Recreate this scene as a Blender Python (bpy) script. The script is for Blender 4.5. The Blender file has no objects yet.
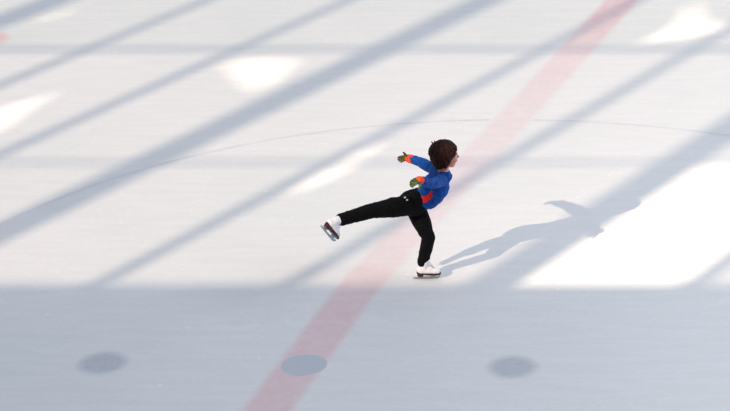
import bpy, bmesh, math, random
from mathutils import Vector as V, Matrix, noise
from mathutils.bvhtree import BVHTree
R = math.radians
random.seed(7)
scn = bpy.context.scene
COL = scn.collection

# ------------------------------------------------------------------ camera
F_PX, PITCH, CAM_H = 2150.0, math.atan(1005/2150.0), 8.0
cam_d = bpy.data.cameras.new('camera'); cam = bpy.data.objects.new('camera', cam_d); COL.objects.link(cam)
cam.location = (0, 0, CAM_H); cam.rotation_euler = (math.pi/2-PITCH, 0, 0)
cam_d.sensor_width = 36; cam_d.lens = F_PX/730*36; cam_d.clip_end = 300
scn.camera = cam
scn.view_settings.view_transform = 'Standard'; scn.view_settings.look = 'None'
scn.view_settings.gamma = 1; scn.view_settings.use_curve_mapping = False
scn.view_settings.exposure = 0

def at(x, y, Y):
    """world point seen at photo position (x, y) and standing Y metres into the rink"""
    u, v = x-365, 205.5-y
    d = V((u, F_PX*math.cos(PITCH)+v*math.sin(PITCH), -F_PX*math.sin(PITCH)+v*math.cos(PITCH)))
    return V((0, 0, CAM_H)) + d*(Y/d.y)
def ground(x, y):
    u, v = x-365, 205.5-y
    d = V((u, F_PX*math.cos(PITCH)+v*math.sin(PITCH), -F_PX*math.sin(PITCH)+v*math.cos(PITCH)))
    return V((0, 0, CAM_H)) + d*(-CAM_H/d.z)

# ------------------------------------------------------------------ light
SUN_AZ, SUN_EL = R(42), R(28.0)
sd = bpy.data.lights.new('sun', 'SUN'); sun = bpy.data.objects.new('sun', sd); COL.objects.link(sun)
sd.energy = 8.5; sd.angle = R(0.42); sd.color = (1.0, .80, .60)
tdir = V((math.cos(SUN_AZ)*math.cos(SUN_EL), math.sin(SUN_AZ)*math.cos(SUN_EL), -math.sin(SUN_EL)))
sun.rotation_euler = tdir.to_track_quat('-Z', 'Y').to_euler()
sun.location = (-20, -25, 30)
w = bpy.data.worlds.new('sky'); scn.world = w; w.use_nodes = True
bg = w.node_tree.nodes['Background']; bg.inputs[0].default_value = (.78, .86, 1.0, 1); bg.inputs[1].default_value = .75
# unseen fill light, added to brighten the shade towards the right
ld = bpy.data.lights.new('fill_light_right', 'AREA'); lamp = bpy.data.objects.new('fill_light_right', ld); COL.objects.link(lamp)
ld.shape = 'DISK'; ld.size = 5.0; ld.energy = 420; ld.color = (.97, .98, 1.0); lamp.location = (9, 14, 7.5)

# ------------------------------------------------------------------ materials
def lin(c): return tuple((v/255/12.92 if v/255 <= .04045 else ((v/255+.055)/1.055)**2.4) for v in c)+(1,)
def mat(name, c, rough=.6, metal=0, spec=.3, c2=None, scale=40, bump=0, sheen=0):
    m = bpy.data.materials.new(name); m.use_nodes = True; nt = m.node_tree; b = nt.nodes['Principled BSDF']
    b.inputs['Roughness'].default_value = rough; b.inputs['Metallic'].default_value = metal
    b.inputs['Specular IOR Level'].default_value = spec
    if sheen: b.inputs['Sheen Weight'].default_value = sheen
    tc = nt.nodes.new('ShaderNodeTexCoord'); n = nt.nodes.new('ShaderNodeTexNoise')
    n.inputs['Scale'].default_value = scale; n.inputs['Detail'].default_value = 5
    nt.links.new(tc.outputs['Object'], n.inputs['Vector'])
    mx = nt.nodes.new('ShaderNodeMix'); mx.data_type = 'RGBA'
    cr = nt.nodes.new('ShaderNodeValToRGB'); cr.color_ramp.elements[0].position = .38; cr.color_ramp.elements[1].position = .62
    nt.links.new(n.outputs['Fac'], cr.inputs[0]); nt.links.new(cr.outputs[0], mx.inputs[0])
    mx.inputs[6].default_value = lin(c); mx.inputs[7].default_value = lin(c2 or tuple(v*.9 for v in c))
    nt.links.new(mx.outputs[2], b.inputs['Base Color'])
    if bump:
        bp = nt.nodes.new('ShaderNodeBump'); bp.inputs['Strength'].default_value = bump; bp.inputs['Distance'].default_value = .004
        nt.links.new(n.outputs['Fac'], bp.inputs['Height']); nt.links.new(bp.outputs[0], b.inputs['Normal'])
    return m

M_skin = mat('skin', (208, 140, 126), .55, c2=(198, 126, 114), scale=25)
M_lip = mat('lip', (186, 96, 92), .5)
M_eye = mat('eye_white', (225, 222, 218), .2, spec=.5)
M_iris = mat('iris', (50, 32, 22), .2)
M_hair = mat('brown_hair', (58, 27, 15), .6, c2=(22, 10, 7), scale=70, spec=.15)
M_jacket = mat('blue_knit', (4, 84, 162), .85, c2=(26, 54, 132), scale=38, bump=.3, sheen=.05, spec=.15)
M_orange = mat('orange_knit', (240, 80, 24), .8, c2=(236, 66, 30), scale=50, bump=.2)
M_red = mat('red_print', (236, 40, 34), .7, c2=(214, 30, 40), scale=40)
M_black = mat('black_stretch_fabric', (10, 10, 12), .85, c2=(5, 5, 7), scale=30, bump=.2, spec=.12)
M_glove = mat('olive_glove', (100, 108, 64), .85, c2=(40, 60, 38), scale=55, bump=.3)
M_white = mat('white_leather', (238, 234, 236), .45, c2=(228, 226, 230), scale=30, spec=.4)
M_sole = mat('brown_sole', (70, 26, 22), .4, c2=(46, 20, 18), scale=30, spec=.4)
M_steel = mat('blade_steel', (170, 176, 182), .3, 1, c2=(150, 156, 162), scale=20)
M_lace = mat('grey_lace', (170, 172, 176), .8)
M_mark = mat('pale_print', (205, 205, 208), .6)
M_tee = mat('pale_collar', (196, 200, 204), .8)
M_wall = mat('grey_wall_panel', (120, 124, 132), .8, c2=(112, 116, 124), scale=2)
M_frame = mat('painted_steel_frame', (96, 102, 112), .6, c2=(90, 96, 106), scale=4)

def glass(name, tint):
    m = bpy.data.materials.new(name); m.use_nodes = True; nt = m.node_tree; nt.nodes.remove(nt.nodes['Principled BSDF'])
    o = nt.nodes['Material Output']; t = nt.nodes.new('ShaderNodeBsdfTransparent'); t.inputs[0].default_value = tint
    g = nt.nodes.new('ShaderNodeBsdfGlossy'); g.inputs['Roughness'].default_value = .05
    mx = nt.nodes.new('ShaderNodeMixShader'); mx.inputs[0].default_value = .05
    nt.links.new(t.outputs[0], mx.inputs[1]); nt.links.new(g.outputs[0], mx.inputs[2]); nt.links.new(mx.outputs[0], o.inputs[0])
    return m
M_tint2 = glass('darker_tinted_glass', (.61, .62, .60, 1))
M_tint = glass('tinted_glass', (.66, .66, .66, 1))      # crossed twice, once per face

# ice: frosted white sheet with fine skate scratches, snow specks, faint cloudiness
def ice_material(name='frosted_ice', paint=None, strength=0, noise_amt=.25, scale=6):
    m = bpy.data.materials.new(name); m.use_nodes = True; nt = m.node_tree; L = nt.links.new
    b = nt.nodes['Principled BSDF']; b.inputs['Roughness'].default_value = .55; b.inputs['Specular IOR Level'].default_value = .25
    tc = nt.nodes.new('ShaderNodeTexCoord')
    def nz(scale, detail=4, rot=0, sx=1, sy=1, typ='ShaderNodeTexNoise', rough=.5):
        mp = nt.nodes.new('ShaderNodeMapping'); mp.inputs['Rotation'].default_value[2] = rot
        mp.inputs['Scale'].default_value = (sx, sy, 1); L(tc.outputs['Object'], mp.inputs[0])
        n = nt.nodes.new(typ); n.inputs['Scale'].default_value = scale
        if typ == 'ShaderNodeTexNoise': n.inputs['Detail'].default_value = detail; n.inputs['Roughness'].default_value = rough
        L(mp.outputs[0], n.inputs['Vector']); return n
    def ramp(src, p0, c0, p1, c1):
        r = nt.nodes.new('ShaderNodeValToRGB'); e = r.color_ramp.elements
        e[0].position = p0; e[0].color = c0; e[1].position = p1; e[1].color = c1; L(src, r.inputs[0]); return r.outputs[0]
    def mul(a, c, f=1, bt='MULTIPLY'):
        x = nt.nodes.new('ShaderNodeMix'); x.data_type = 'RGBA'; x.blend_type = bt; x.inputs[0].default_value = f
        L(a, x.inputs[6]); L(c, x.inputs[7]); return x.outputs[2]
    base = ramp(nz(.5, 3).outputs['Fac'], .35, (.80, .80, .795, 1), .65, (.84, .825, .82, 1))
    fine = ramp(nz(46, 6, 0, .5, 1, rough=.8).outputs['Fac'], .3, (.90, .905, .91, 1), .7, (1, 1, 1, 1))
    streak = ramp(nz(7, 6, R(8), .25, 1.6).outputs['Fac'], .35, (.96, .965, .965, 1), .6, (1, 1, 1, 1))
    c = mul(mul(base, fine), streak)
    # skate scratches: thin iso-lines of two large warped noises
    for k, (sc, rot, sx, sy) in enumerate([(.9, R(20), .5, 1.6), (1.2, R(-35), .6, 1.5), (.8, R(75), .5, 1.4)]):
        n = nz(sc, 1.5, rot, sx, sy)
        f = nt.nodes.new('ShaderNodeMath'); f.operation = 'MULTIPLY'; f.inputs[1].default_value = 9; L(n.outputs['Fac'], f.inputs[0])
        g = nt.nodes.new('ShaderNodeMath'); g.operation = 'FRACT'; L(f.outputs[0], g.inputs[0])
        h = nt.nodes.new('ShaderNodeMath'); h.operation = 'SUBTRACT'; h.inputs[1].default_value = .5; L(g.outputs[0], h.inputs[0])
        a = nt.nodes.new('ShaderNodeMath'); a.operation = 'ABSOLUTE'; L(h.outputs[0], a.inputs[0])
        s = ramp(a.outputs[0], .004, (.02, .02, .02, 1), .03, (0, 0, 0, 1))
        c = mul(c, s, 1, 'ADD')
    v = nz(3.2, typ='ShaderNodeTexVoronoi')                     # snow specks left by blades
    sp = ramp(v.outputs['Distance'], .02, (.12, .12, .12, 1), .06, (0, 0, 0, 1)); c = mul(c, sp, 1, 'ADD')
    if paint:                                                   # paint frozen in: tints the ice where 'cover' is set
        at_ = nt.nodes.new('ShaderNodeAttribute'); at_.attribute_name = 'cover'
        n = nz(scale, 8, rough=.7)
        mr = nt.nodes.new('ShaderNodeMapRange'); mr.inputs[1].default_value = .3; mr.inputs[2].default_value = .7
        mr.inputs[3].default_value = strength*(1-noise_amt); mr.inputs[4].default_value = strength*(1+noise_amt); L(n.outputs['Fac'], mr.inputs[0])
        k = nt.nodes.new('ShaderNodeMath'); k.operation = 'MULTIPLY'; L(at_.outputs['Fac'], k.inputs[0]); L(mr.outputs[0], k.inputs[1])
        x = nt.nodes.new('ShaderNodeMix'); x.data_type = 'RGBA'; L(k.outputs[0], x.inputs[0]); L(c, x.inputs[6]); x.inputs[7].default_value = paint
        c = x.outputs[2]
    L(c, b.inputs['Base Color'])
    bp = nt.nodes.new('ShaderNodeBump'); bp.inputs['Strength'].default_value = .25; bp.inputs['Distance'].default_value = .003
    L(nz(45, 5, 0, .6, 1).outputs['Fac'], bp.inputs['Height']); L(bp.outputs[0], b.inputs['Normal'])
    return m
M_ice = ice_material()

def paint(name, c, strength, noise_amt=.25, scale=6): return ice_material(name, c, strength, noise_amt, scale)

# ------------------------------------------------------------------ mesh helpers
def link(name, me, m=None, parent=None, kind=None, smooth=True):
    o = bpy.data.objects.new(name, me); COL.objects.link(o)
    if m: me.materials.append(m)
    if parent:
        o.parent = parent
        bpy.context.view_layer.update(); o.matrix_parent_inverse = parent.matrix_world.inverted()
    if kind: o['kind'] = kind
    if smooth:
        for p in me.polygons: p.use_smooth = True
    return o
def to_obj(name, bm, m, parent=None, kind=None, smooth=True):
    me = bpy.data.meshes.new(name); bm.normal_update(); bm.to_mesh(me); bm.free()
    return link(name, me, m, parent, kind, smooth)
def frame(z, x=None):
    z = z.normalized()
    x = (x if x is not None else (V((0, 0, 1)) if abs(z.z) < .9 else V((1, 0, 0))))
    x = (x - z*x.dot(z)).normalized()
    return x, z.cross(x)
def rings(bm, rs, cap=True):
    vs = [[bm.verts.new(p) for p in r] for r in rs]; n = len(rs[0])
    for a, b in zip(vs, vs[1:]):
        for i in range(n): bm.faces.new((a[i], a[(i+1) % n], b[(i+1) % n], b[i]))
    if cap: bm.faces.new(list(reversed(vs[0]))); bm.faces.new(vs[-1])
def limb(bm, pts, rad, seg=16, flat=1.0, side=None):
    """round-ended tapering tube through pts; flat squashes it along side x axis"""
    pts = [V(p) for p in pts]; rs = []
    d0 = (pts[1]-pts[0]).normalized(); d1 = (pts[-1]-pts[-2]).normalized()
    P, Q = [], []
    for k in range(4):
        a = math.pi/2*(k+.35)/4; P.append(pts[0]-d0*rad[0]*math.cos(a)); Q.append(rad[0]*math.sin(a))
    for i, p in enumerate(pts): P.append(p); Q.append(rad[i])
    for k in range(3, -1, -1):
        a = math.pi/2*(k+.35)/4; P.append(pts[-1]+d1*rad[-1]*math.cos(a)); Q.append(rad[-1]*math.sin(a))
    x = None
    for i, (p, r) in enumerate(zip(P, Q)):
        d = (P[min(i+1, len(P)-1)]-P[max(i-1, 0)]).normalized()
        x, y = frame(d, side if side is not None else x)
        rs.append([p+(x*math.cos(t)*flat+y*math.sin(t))*r for t in [2*math.pi*j/seg for j in range(seg)]])
    rings(bm, rs)
def ell(bm, c, r, ax=None, seg=20):
    """ellipsoid at c with radii r along the three axes ax"""
    ax = ax or (V((1, 0, 0)), V((0, 1, 0)), V((0, 0, 1)))
    m = Matrix(((ax[0].x*r[0], ax[1].x*r[1], ax[2].x*r[2], c[0]), (ax[0].y*r[0], ax[1].y*r[1], ax[2].y*r[2], c[1]),
                (ax[0].z*r[0], ax[1].z*r[1], ax[2].z*r[2], c[2]), (0, 0, 0, 1)))
    bmesh.ops.create_uvsphere(bm, u_segments=seg, v_segments=seg//2+2, radius=1, matrix=m)
def fuse(name, bm, m, parent=None, voxel=.005, smooth=6, wrinkle=0, wscale=14, fac=.5):
    """merge overlapping closed volumes to one continuous smooth surface"""
    bmesh.ops.recalc_face_normals(bm, faces=bm.faces)
    me = bpy.data.meshes.new(name+'_raw'); bm.to_mesh(me); bm.free()
    t = bpy.data.objects.new('raw', me); COL.objects.link(t)
    r = t.modifiers.new('r', 'REMESH'); r.mode = 'VOXEL'; r.voxel_size = voxel
    s = t.modifiers.new('s', 'SMOOTH'); s.iterations = smooth; s.factor = fac
    dg = bpy.context.evaluated_depsgraph_get()
    out = bpy.data.meshes.new_from_object(t.evaluated_get(dg)); bpy.data.objects.remove(t); bpy.data.meshes.remove(me)
    out.name = name; out.materials.clear()
    if wrinkle:
        ns = [v.normal.copy() for v in out.vertices]
        for v, n in zip(out.vertices, ns):
            q = v.co*wscale; k = noise.noise(V((q.x*1.6, q.y*1.6, q.z)))+.5*noise.noise(q*2.3+V((3, 1, 7)))
            v.co += n*k*wrinkle
    return link(name, out, m, parent)
def box(bm, c, ax, h):
    vs = [bm.verts.new(V(c)+ax[0]*sx*h[0]+ax[1]*sy*h[1]+ax[2]*sz*h[2]) for sz in (-1, 1) for sy in (-1, 1) for sx in (-1, 1)]
    for f in ((0, 2, 3, 1), (4, 5, 7, 6), (0, 1, 5, 4), (2, 6, 7, 3), (0, 4, 6, 2), (1, 3, 7, 5)): bm.faces.new([vs[i] for i in f])

# ------------------------------------------------------------------ the ice
bm = bmesh.new(); box(bm, (0, 19, -.05), (V((1, 0, 0)), V((0, 1, 0)), V((0, 0, 1))), (32, 25, .05))
floor = to_obj('floor', bm, M_ice, None, 'structure', False)
floor['label'] = 'white frosted ice sheet of the rink with fine skate scratches'

def strip(name, center, half, m, z, edge, fade=None, label=None):
    """painted band along a polyline with softened edges"""
    me = bpy.data.meshes.new(name); vs, fs, cv = [], [], []
    offs = [-half-edge, -half, -half+edge, half-edge, half, half+edge]; cs = [0, .55, 1, 1, .55, 0]
    n = len(center)
    for i, p in enumerate(center):
        d = (center[min(i+1, n-1)]-center[max(i-1, 0)]).normalized(); q = V((d.y, -d.x, 0))
        for o, c in zip(offs, cs): vs.append((p.x+q.x*o, p.y+q.y*o, z)); cv.append(c*(fade(i/(n-1)) if fade else 1))
    for i in range(n-1):
        for j in range(5): a = i*6+j; fs.append((a, a+1, a+7, a+6))
    me.from_pydata(vs, [], fs); at_ = me.attributes.new('cover', 'FLOAT', 'POINT')
    for i, c in enumerate(cv): at_.data[i].value = c
    o = link(name, me, m, floor); o['label'] = label
    return o
def disc(name, c, rx, ry, rot, m, z, edge, label):
    me = bpy.data.meshes.new(name); vs, fs, cv = [(c.x, c.y, z)], [], [1]
    N = 48; ks = ((1-edge, 1), (1, .55), (1+edge, 0)) if edge else ((.93, 1), (1, .9), (1.01, .85))
    for k, cc in ks:
        for i in range(N):
            t = 2*math.pi*i/N; wob = 1+.03*noise.noise(V((math.cos(t)*2+c.x, math.sin(t)*2, 5)))
            x, y = rx*k*wob*math.cos(t), ry*k*wob*math.sin(t)
            vs.append((c.x+x*math.cos(rot)-y*math.sin(rot), c.y+x*math.sin(rot)+y*math.cos(rot), z)); cv.append(cc)
    for i in range(N):
        j = (i+1) % N; fs.append((0, 1+i, 1+j))
        for k in range(2): a = 1+k*N; fs.append((a+i, a+N+i, a+N+j, a+j))
    me.from_pydata(vs, [], fs); at_ = me.attributes.new('cover', 'FLOAT', 'POINT')
    for i, q in enumerate(cv): at_.data[i].value = q
    o = link(name, me, m, floor); o['label'] = label
    return o

def lerp_keys(t, ks):
    for (a, va), (b, vb) in zip(ks, ks[1:]):
        if t <= b: return va+(vb-va)*(t-a)/(b-a)
    return ks[-1][1]
# centre line: nearly straight red band, 36 cm wide
cl = []
for i in range(61):
    y = 11.5+i*.3
    x = lerp_keys(y, [(11.5, -1.42), (13.57, -.72), (15.5, -.07), (18.6, 1.22), (22.31, 2.77), (30, 6.0)])
    cl.append(V((x, y, 0)))
fade = lambda t: lerp_keys(11.5+18*t, [(11.5, .85), (15.3, .82), (16.0, .45), (18.3, .38), (19.5, .42), (21.0, .62), (22, .9), (30, .9)])
strip('centre_line', cl, .165, paint('pink_red_paint', lin((226, 108, 128)), .34, .3, 9), .0006, .035, fade,
      'faded red line painted across the ice under the surface')
# centre circle: thin violet-blue arc
cc, cr_ = V((1.39, 13.48, 0)), 5.58
arc = [V((cc.x+cr_*math.cos(R(a)), cc.y+cr_*math.sin(R(a)), 0)) for a in range(0, 361, 2)]
strip('circle_line', arc, .018, paint('violet_blue_paint', lin((120, 110, 165)), .17, .5, 2.5), .0003, .014, None,
      'thin violet-blue painted circle arc crossing the red line')
M_dot = paint('grey_blue_paint', lin((100, 118, 150)), .38, .22, 14)
M_dot2 = paint('solid_grey_blue_paint', lin((190, 195, 203)), .93, .05, 14)
for px, py, m, ed, lab in [(102.5, 363, M_dot, .26, 'soft grey-blue round mark on the ice, left of the red line'),
                       (304, 365, M_dot2, .0, 'grey-blue round mark painted over the red line'),
                       (512.5, 367, M_dot, .26, 'soft grey-blue round mark on the ice, right of the red line')]:
    disc('round_mark', ground(px, py), .18, .155, R(28), m, .0009, ed, lab)
disc('red_spot', ground(-4, 38), .13, .16, 0, paint('red_paint', lin((232, 90, 90)), .3, .2, 10), .0009, .35, 'small faded red spot painted at the far left of the ice')

# ------------------------------------------------------------------ glazed wall behind the stands (leans inwards)
SL = R(59.2); YB = -6.1
ca, sa, te = math.cos(SUN_AZ), math.sin(SUN_AZ), math.tan(SUN_EL)
def wallxy(gx, gy):
    """where the sunbeam that ends at ice point (gx, gy) crosses the glazed wall: (X, distance up the slope)"""
    L = (gy-YB)/(sa+te*math.cos(SL)/math.sin(SL))
    return gx-L*ca, L*te/math.sin(SL)
WX, WS, WN = V((1, 0, 0)), V((0, math.cos(SL), math.sin(SL))), V((0, math.sin(SL), -math.cos(SL)))
def wp(X, s, n=0): return V((X, YB, 0))+WS*s+WN*n
def wbox(name, x0, x1, s0, s1, n0, n1, m, parent=None):
    bm = bmesh.new(); box(bm, wp((x0+x1)/2, (s0+s1)/2, (n0+n1)/2), (WX, WS, WN), ((x1-x0)/2, (s1-s0)/2, (n1-n0)/2))
    return to_obj(name, bm, m, parent, 'structure', False)
COT = 1/math.tan(R(53.0))
S_SILL = wallxy(0, 15.62)[1]-.03; S_A = wallxy(0, 18.05)[1]; S_B = wallxy(0, 20.95)[1]; S_C = wallxy(0, 24.2)[1]; S_TOP = wallxy(0, 27.5)[1]
def bar_x(u):
    """X of a bar whose shadow runs through ice points with x - y*cot53 = u"""
    return wallxy(u+18*COT, 18)[0]
# eight bars seen as shadows (u on the ice, width), from the left: one broad post, then two slim bars, and so on
BARS = [(-22.1, .15), (-20.35, .36), (-18.68, .09), (-17.12, .09), (-15.60, .34), (-13.93, .09), (-12.37, .09), (-10.72, .38), (-9.07, .105), (-7.6, .105), (-6.0, .36)]
xs = [bar_x(u) for u, _ in BARS]
WL, WR = xs[0]-8, xs[-1]+14
tr = 0
wbox('wall_back', WL, WR, -.2, S_SILL, -.15, .15, M_wall)
wbox('wall_back_left', WL, xs[0], S_SILL, S_TOP, -.15, .15, M_wall)
wbox('wall_back_right', xs[-1], WR, S_SILL, S_TOP, -.15, .15, M_wall)
wbox('trim_1', xs[0], xs[-1], S_TOP, S_TOP+.4, -.15, .15, M_frame); tr = 1
for (u, wd), x in zip(BARS, xs):
    tr += 1; wbox('trim_%d' % tr, x-wd/2, x+wd/2, S_SILL, S_TOP, -.05, .05, M_frame)
for s, h in ((S_A, .04), (S_B, .072), (S_C, .06)):
    tr += 1; wbox('trim_%d' % tr, xs[0], xs[-1], s-h/2, s+h/2, -.03, .03, M_frame)
# openings added to the unseen glazing, shaped to throw bright patches on the ice
PATCH_CUTS = {  # (bay, row): outline
    (2, 1): [(-60, 146), (0, 108), (54, 93), (30, 109), (0, 130), (-60, 160)],
    (1, 2): [(42, 20), (68, 9), (58, 18)],
    (3, 1): [(226, 62), (262, 59), (296, 62), (284, 74), (262, 90), (252, 88), (240, 78)],
    (5, 1): [(382, 126), (374, 150), (352, 168), (328, 181), (293, 195), (296, 188), (332, 166), (356, 152), (366, 132)],
    (5, 0): [(382, 126), (374, 150), (352, 168), (328, 181), (293, 195), (296, 188), (332, 166), (356, 152), (366, 132)],
    (5, 2): [(640, 43), (670, 28), (682, 18), (692, 0), (702, 20), (732, 29), (690, 37)],
}
rows = [(S_SILL, S_A), (S_A, S_B), (S_B, S_C), (S_C, S_TOP)]
wn = 0
for b in range(len(xs)-1):
    for r_, (s0, s1) in enumerate(rows):
        if (b, r_) == (7, 0): continue                      # this light stands open
        wn += 1
        o = wbox('window_%d' % wn, xs[b]+.01, xs[b+1]-.01, s0+.005, s1-.005, -.006, .006, M_tint2 if r_ >= 2 else M_tint)
        if (b, r_) in PATCH_CUTS:
            poly = [wallxy(*ground(*q).xy) for q in PATCH_CUTS[(b, r_)]]
            bmc = bmesh.new(); lo = [bmc.verts.new(wp(x, s, -.1)) for x, s in poly]; hi = [bmc.verts.new(wp(x, s, .1)) for x, s in poly]
            n = len(poly); bmc.faces.new(lo); bmc.faces.new(list(reversed(hi)))
            for i in range(n): bmc.faces.new((lo[i], hi[i], hi[(i+1) % n], lo[(i+1) % n]))
            bmesh.ops.recalc_face_normals(bmc, faces=bmc.faces)
            mc = bpy.data.meshes.new('cut'); bmc.to_mesh(mc); bmc.free(); oc = bpy.data.objects.new('cut', mc); COL.objects.link(oc)
            md = o.modifiers.new('b', 'BOOLEAN'); md.operation = 'DIFFERENCE'; md.object = oc; md.solver = 'EXACT'
            dg = bpy.context.evaluated_depsgraph_get(); nm = bpy.data.meshes.new_from_object(o.evaluated_get(dg))
            o.modifiers.clear(); o.data = nm; bpy.data.objects.remove(oc)

# ------------------------------------------------------------------ the skater
H = R(25)
FW, LF, UP = V((math.cos(H), math.sin(H), 0)), V((-math.sin(H), math.cos(H), 0)), V((0, 0, 1))
pel = at(411.5, 203, 15.68)
hipL, hipR = at(415, 206.5, 15.73), at(406, 205.5, 15.60)
kneeL, ankL = at(428.5, 238, 15.64), at(422.8, 263, 15.70)
kneeR, ankR = at(371, 211, 15.44), at(334.8, 221.5, 15.20)
mid, chest, neck = at(425.5, 197, 15.67), at(434.5, 184, 15.65), at(443.5, 171, 15.62)
shL, shR = at(434.5, 169.5, 15.75), at(441.5, 180.5, 15.53)
elL, wrL = at(419, 161.5, 15.88), at(410, 158.7, 15.95)
elR, wrR = at(433, 184, 15.33), at(419.5, 180, 15.16)
HY = R(14)                                   # head heading, lightly lifted chin
HF = V((math.cos(HY), math.sin(HY), .06)).normalized(); HL = V((-math.sin(HY), math.cos(HY), 0)); HU = HF.cross(HL)
hc = at(446, 156.2, 15.62)
hax = (HF, HL, HU)
def hp(f, l, u): return hc+HF*f+HL*l+HU*u
def hand(bm, wr, d, back, side, s=1.0, r=1.0, curl=.25, up=0.0):
    """palm and five fingers; d points along the hand, back out of its back, side to the thumb"""
    d = d.normalized(); back = (back-d*back.dot(d)).normalized(); side = side-d*side.dot(d)-back*side.dot(back); side.normalize()
    P = lambda a, b, c: wr+(d*a+side*b+back*c)*s
    for k in range(4):
        b = (.022-.0145*k)
        limb(bm, [P(0, b*.5, 0), P(.03, b*.85, .002), P(.06, b, 0)], [.013*r, .012*r, .0095*r], 10)
    for k, ln in enumerate((.052, .058, .054, .042)):
        b = .022-.0145*k; sp = .06-.06*k; q = P(.058, b, 0); dd = (d+side*sp)*s; r0 = .0085*r
        c1, c2 = curl*(1+.2*k), curl*(2.1+.3*k)
        p1 = q+(dd*math.cos(c1)-back*math.sin(c1)*s)*ln*.45; p2 = p1+(dd*math.cos(c2)-back*math.sin(c2)*s)*ln*.33
        p3 = p2+(dd*math.cos(c2*1.4)-back*math.sin(c2*1.4)*s)*ln*.2
        limb(bm, [q, p1, p2, p3], [r0, r0*.95, r0*.85, r0*.7], 10)
    t0 = P(.012, .018, 0); t1 = P(.030-.008*up, .042, -.006); t2 = P(.046-.022*up, .060+.006*up, -.01); t3 = P(.056-.032*up, .070+.014*up, -.014)
    limb(bm, [t0, t1, t2, t3], [.012*r, .0105*r, .009*r, .007*r], 10)
# directions of the two hands
dL = (at(396, 157.5, 16.02)-wrL).normalized(); bL = V((.1, .35, .9)); sL = V((-.25, -.2, .95))
dL_back = V((.2, .9, .3))
dR = (at(408, 184, 15.06)-wrR).normalized(); dR_back = V((.1, -.6, .8)); sR = V((.3, -.75, -.1))

bm = bmesh.new()                              # one continuous body
limb(bm, [pel, mid, chest, neck-UP*.03], [.07, .062, .066, .038], 20, 1.0)
limb(bm, [shL, chest+UP*.02, shR], [.03, .05, .03])
limb(bm, [neck-FW*.01-UP*.03, hp(-.02, 0, -.07)], [.04, .042])
for a, b, c, r0 in ((hipL, kneeL, ankL, .062), (hipR, kneeR, ankR, .062)):
    limb(bm, [a, a.lerp(b, .5), b, b.lerp(c, .4), c], [r0, .058, .044, .040, .025])
for a, b, c in ((shL, elL, wrL), (shR, elR, wrR)):
    limb(bm, [a, a.lerp(b, .5), b, b.lerp(c, .4), c], [.030, .029, .025, .024, .019])
hand(bm, wrL, dL, dL_back, sL, .92, .82, .3, .8); hand(bm, wrR, dR, dR_back, sR, .80, .75, .55)
# feet inside the boots
footL_dir = V((math.cos(R(1)), math.sin(R(1)), 0)).normalized()
toeR = V((.47, .32, -.82)).normalized()
upR = (ankR-kneeR)*-1; upR = (upR-toeR*upR.dot(toeR)).normalized()
limb(bm, [ankL, ankL-UP*.025, ankL-UP*.04+footL_dir*.055], [.022, .018, .012])
limb(bm, [ankR, ankR-upR*.025, ankR-upR*.035+toeR*.06], [.022, .02, .014])
# head with face
ell(bm, hp(-.008, 0, .025), (.092, .072, .082), hax, 28)
ell(bm, hp(.024, 0, -.03), (.062, .056, .066), hax, 24)
ell(bm, hp(.048, 0, -.074), (.026, .024, .02), hax)
limb(bm, [hp(-.02, .03, -.05), hp(.045, .012, -.078)], [.03, .02]); limb(bm, [hp(-.02, -.03, -.05), hp(.045, -.012, -.078)], [.03, .02])
for s in (-1, 1):
    ell(bm, hp(.055, .032*s, -.028), (.026, .022, .024), hax)
    ell(bm, hp(-.008, .073*s, -.01), (.017, .008, .026), hax)
    limb(bm, [hp(.078, .012*s, .022), hp(.07, .045*s, .018)], [.009, .008])
limb(bm, [hp(.082, 0, .012), hp(.095, 0, -.012), hp(.101, 0, -.02)], [.007, .0085, .0095])
for s in (-1, 1): ell(bm, hp(.092, .009*s, -.022), (.008, .007, .006), hax)
body = fuse('person', bm, M_skin, None, .004, 4)
body['label'] = 'child figure skater gliding on one leg in blue top and black trousers'
body['category'] = 'person'

bm = bmesh.new(); limb(bm, [hp(.084, .017, -.047), hp(.0905, 0, -.045), hp(.084, -.017, -.047)], [.002, .0038, .002], 10)
limb(bm, [hp(.082, .014, -.054), hp(.088, 0, -.0545), hp(.082, -.014, -.054)], [.002, .004, .002], 10)
to_obj('lips', bm, M_lip, body)
for s in (-1, 1):
    bm = bmesh.new(); ell(bm, hp(.071, .029*s, .002), (.012, .0125, .0095), hax, 16); e = to_obj('eye', bm, M_eye, body)
    bm = bmesh.new(); ell(bm, hp(.081, .030*s, .002), (.0032, .0052, .0052), hax, 12); to_obj('iris', bm, M_iris, e)
    bm = bmesh.new(); limb(bm, [hp(.084, .014*s, .022), hp(.083, .03*s, .027), hp(.072, .046*s, .022)], [.0025, .003, .002], 8); to_obj('eyebrow', bm, M_hair, body)

# hair: full cap plus layered locks falling from the crown
bm = bmesh.new()
ell(bm, hp(-.020, 0, .040), (.104, .092, .088), hax, 28)
ell(bm, hp(-.055, 0, -.01), (.075, .082, .075), hax, 24)
ell(bm, hp(-.066, 0, -.055), (.045, .058, .045), hax, 20)
ell(bm, hp(.022, 0, .066), (.070, .068, .045), hax, 20)
for s in (-1, 1): ell(bm, hp(-.02, .05*s, -.01), (.05, .038, .055), hax, 20)
hair = fuse('hair', bm, M_hair, body, .005, 4, .004, 40)
hb = bmesh.new()
def hair_surface(az, el):
    """point of the hair volume: az 0 = face, el = angle below the crown"""
    ce, se = math.cos(el), math.sin(el)
    q = V((-.022+.108*math.cos(az)*se, .094*math.sin(az)*se, .035+.096*ce))
    if el > R(95):
        k = (el-R(95))/R(60); q.x = -.022+(.108-.03*k)*math.cos(az)*(1-.15*k); q.y = .094*math.sin(az)*(1-.2*k); q.z = .035-.115*k
    return q
rnd = random.Random(3)
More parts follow.
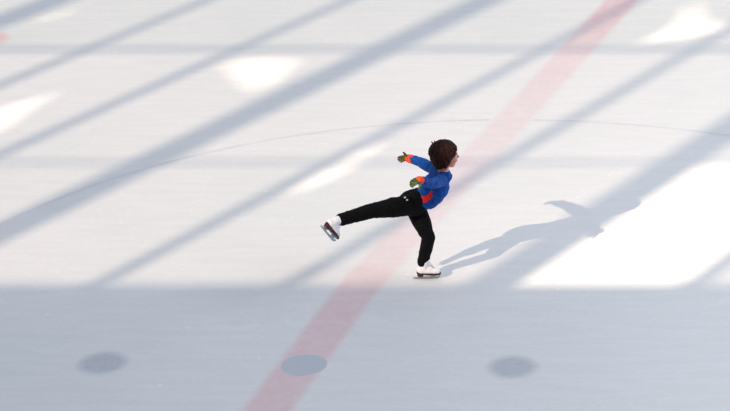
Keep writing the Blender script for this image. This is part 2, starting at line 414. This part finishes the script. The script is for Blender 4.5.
for i in range(430):
    az = rnd.uniform(-math.pi, math.pi); back = (1-math.cos(az))/2          # 0 at the face, 1 at the nape
    e0 = rnd.uniform(R(4), R(70)); end = R(74)+R(72)*min(1, back*1.75)+rnd.uniform(-R(12), R(6))
    if end < e0+R(25): end = e0+R(25)
    if abs(az) < R(48): end = min(end, R(rnd.uniform(70, 84)))
    elif abs(az) < R(85): end = min(end, R(rnd.uniform(84, 108)))
    out = rnd.uniform(.98, 1.07); pts = []; sw = rnd.uniform(-.35, .35)
    for k in range(7):
        t = k/6; q = hair_surface(az+sw*t, e0+(end-e0)*t); q *= out; q.z = q.z if t < .99 else q.z-.004
        pts.append(hp(q.x, q.y, q.z))
    r0 = rnd.uniform(.006, .012)
    limb(hb, pts, [r0*.6, r0, r0, r0*.95, r0*.8, r0*.55, r0*.15], 6, .5)
for i in range(9):                                                           # wisps standing off the back of the crown
    p = hp(-.07+rnd.uniform(-.02, .02), rnd.uniform(-.03, .04), .11); limb(hb, [p, p+V((-.02, 0, .012)), p+V((-.028, 0, .02+rnd.uniform(0, .008)))], [.005, .003, .0008], 6)
to_obj('hair_locks', hb, M_hair, hair)

# trousers
bm = bmesh.new()
hem = mid.lerp(pel, .45)
limb(bm, [pel+LF*.028, pel.lerp(mid, .55)+LF*.014], [.094, .092]); limb(bm, [pel-LF*.035, pel.lerp(mid, .55)-LF*.015], [.098, .092])
limb(bm, [hipL, hipL.lerp(kneeL, .4), hipL.lerp(kneeL, .8), kneeL+UP*.0, kneeL.lerp(ankL, .4), ankL+UP*.010], [.084, .080, .063, .058, .053, .047])
limb(bm, [hipR, hipR.lerp(kneeR, .4), hipR.lerp(kneeR, .8), kneeR, kneeR.lerp(ankR, .4), ankR.lerp(kneeR, .19)], [.086, .080, .066, .062, .056, .052])
ell(bm, pel-FW*.03+UP*.005-LF*.02, (.085, .085, .08), (FW, LF, UP))
tro = fuse('trousers', bm, M_black, body, .006, 5, .004, 16)

# blue top with sleeves
bm = bmesh.new(); sp_dir = (neck-pel).normalized()
limb(bm, [hem+FW*.008, mid+sp_dir*.005+FW*.01, chest, chest.lerp(neck, .6)], [.106, .106, .104, .066], 24, .86, sp_dir.cross(LF))
limb(bm, [shL-LF*.012, chest.lerp(neck, .35), shR+LF*.024], [.052, .075, .048])
limb(bm, [chest.lerp(neck, .35)+FW*.02, neck-UP*.035+FW*.012, neck-UP*.012], [.085, .066, .050], 20)
ell(bm, at(438.5, 187, 15.62), (.088, .10, .10)); ell(bm, at(434.5, 192.5, 15.64), (.087, .10, .10)); ell(bm, at(429, 198.5, 15.66), (.086, .098, .084))
for a, b, c in ((shL, elL, wrL), (shR, elR, wrR)):
    limb(bm, [a, a.lerp(b, .5), b, b.lerp(c, .5), b.lerp(c, .8)], [.050, .046, .040, .037, .033])
jk = fuse('sweatshirt', bm, M_jacket, body, .005, 4, .0045, 18)
for el, wr, cs, cr in ((elL, wrL, .68, 1), (elR, wrR, .9, .86)):
    bm = bmesh.new(); limb(bm, [el.lerp(wr, cs), el.lerp(wr, .94), wr+(wr-el).normalized()*.012], [.0355*cr, .037*cr, .034*cr], 20)
    fuse('cuff', bm, M_orange, jk, .004, 2, .002, 30)
bm = bmesh.new(); nd = (hp(-.02, 0, -.07)-neck).normalized()
limb(bm, [neck-nd*.016, neck-nd*.004], [.050, .047], 20); fuse('collar', bm, M_tee, jk, .004, 2)

def decal(name, poly, target, m, parent, off=.002, step=.25, dep=None):
    """printed patch lying on the cloth: outline projected from the side of the body on to the garment"""
    me = target.data; bvh = BVHTree.FromPolygons([target.matrix_world @ v.co for v in me.vertices], [p.vertices[:] for p in me.polygons])
    b = bmesh.new(); vs = [b.verts.new((x, y, 0)) for x, y in poly]; b.faces.new(vs)
    bmesh.ops.triangulate(b, faces=b.faces)
    for _ in range(3): bmesh.ops.subdivide_edges(b, edges=b.edges[:], cuts=1, use_grid_fill=True)
    for v in b.verts:
        o = V((0, 0, CAM_H)); p = at(v.co.x, v.co.y, 15.5); d = (p-o).normalized(); hit = bvh.ray_cast(o, d)
        v.co = hit[0]-d*off if hit[0] else p
    r = bmesh.ops.extrude_face_region(b, geom=b.faces[:])
    for v in [g for g in r['geom'] if isinstance(g, bmesh.types.BMVert)]:
        v.co += (v.co-V((0, 0, CAM_H))).normalized()*(off+.001)
    bmesh.ops.recalc_face_normals(b, faces=b.faces)
    return to_obj(name, b, m, parent)
decal('side_print', [(419.5, 200.5), (421, 196), (424, 196.5), (428.5, 194), (432, 190), (432.5, 196), (430, 200), (426, 202.5), (422.5, 202.5)], jk, M_red, jk)
for q in ((405.0, 197.5), (407.2, 200.0)):
    decal('logo', [(q[0]-1.1, q[1]-.7), (q[0]+.8, q[1]-.9), (q[0]+1.1, q[1]+.6), (q[0]-.8, q[1]+.8)], tro, M_mark, tro)

# gloves
for wr, d, bk, sd_, hs, hr, cu, tu in ((wrL, dL, dL_back, sL, .95, 1.02, .3, .8), (wrR, dR, dR_back, sR, .92, 1.08, .45, 0)):
    bm = bmesh.new(); hand(bm, wr, d, bk, sd_, hs, hr, cu, tu); limb(bm, [wr-d*.012, wr+d*.02], [.024, .024], 14)
    fuse('glove', bm, M_glove, body, .0028, 2, .001, 60)

# ice skates
def skate(ank, toe, up, shin, label):
    toe = toe.normalized(); up = (up-toe*up.dot(toe)).normalized(); lat = up.cross(toe)
    base = ank-up*.118                                   # blade edge below the ankle
    P = lambda a, l, u: base+toe*a+lat*l+up*u
    b = bmesh.new()
    limb(b, [P(-.008, 0, .10), P(-.002, 0, .118), P(-.002, 0, .118)+shin.normalized()*.072], [.037, .037, .036], 20)
    ell(b, P(-.022, 0, .082), (.040, .033, .034), (toe, lat, up))
    limb(b, [P(-.01, 0, .085), P(.04, 0, .080), P(.085, 0, .070), P(.108, 0, .066)], [.034, .033, .029, .024], 20)
    limb(b, [P(.0, 0, .105), P(.045, 0, .092)], [.030, .030], 16)
    for v in b.verts:                                    # flat underside
        h = (v.co-base).dot(up)
        if h < .052: v.co += up*(.052-h)
    bt = fuse('ice_skate', b, M_white, body, .0035, 4); 
    # sole: shaped plate, raised heel block
    def outline(k):
        o = []
        for i in range(40):
            t = 2*math.pi*i/40; a = .038+.100*math.cos(t); wv = .030+.006*math.sin((a-.06)*24)
            o.append((a, wv*k*math.copysign(abs(math.sin(t))**.7, math.sin(t))))
        return o
    b = bmesh.new(); rs = []
    for u0, k in ((.042, .94), (.045, 1.03), (.053, 1.05), (.056, 1.0)):
        rs.append([P(a, l, u0+max(0, (.035-a))*.09) for a, l in outline(k)])
    rings(b, rs); bmesh.ops.recalc_face_normals(b, faces=b.faces); so = to_obj('sole', b, M_sole, bt, None, False)
    b = bmesh.new(); rs = []
    for u0, k in ((.026, .86), (.03, .9), (.054, 1.04)):
        rs.append([P(-.030+.029*k*math.cos(t), .027*k*math.sin(t), u0) for t in [2*math.pi*i/28 for i in range(28)]])
    rings(b, rs); bmesh.ops.recalc_face_normals(b, faces=b.faces); to_obj('heel', b, M_sole, bt, None, False)
    # blade: long runner with toe pick, two pillars and mounting plates
    prof = [(-.088, .003), (-.06, .0005), (.03, 0), (.105, .002), (.124, .010), (.130, .018), (.133, .028), (.122, .030), (.112, .022),
            (.104, .0225), (.101, .042), (.052, .042), (.058, .024), (.052, .017), (-.012, .015), (-.017, .026), (-.046, .026), (-.050, .015), (-.086, .012)]
    b = bmesh.new(); h = .0022
    A = [b.verts.new(P(x, h, z)) for x, z in prof]; B = [b.verts.new(P(x, -h, z)) for x, z in prof]
    b.faces.new(A); b.faces.new(list(reversed(B)))
    for i in range(len(prof)): j = (i+1) % len(prof); b.faces.new((A[j], A[i], B[i], B[j]))
    box(b, P(.077, 0, .0415), (toe, lat, up), (.032, .020, .0015)); box(b, P(-.032, 0, .0262), (toe, lat, up), (.022, .017, .0015))
    bmesh.ops.recalc_face_normals(b, faces=b.faces); to_obj('blade', b, M_steel, bt, None, False)
    b = bmesh.new()
    for k in range(6):
        t = k/5; c0 = P(.075-.052*t, 0, .098+.062*t); n0 = (up*.7+toe*.6).normalized(); s = .014+.002*t
        c0 = c0+n0*(.004 if k < 1 else .006)
        limb(b, [c0+lat*s-n0*.003, c0+n0*.002-toe*.003, c0-lat*s-n0*.003+up*.006], [.0022]*3, 6)
        limb(b, [c0-lat*s-n0*.003, c0+n0*.002-toe*.003, c0+lat*s-n0*.003+up*.006], [.0022]*3, 6)
    to_obj('laces', b, M_lace, bt)
    bt['label'] = label
    return bt
sl = V((ankL.x+.012, ankL.y, .118))
skate(sl, footL_dir, UP, kneeL-ankL, 'white skate standing on the ice')
skate(ankR, toeR, upR, kneeR-ankR, 'white skate lifted behind')
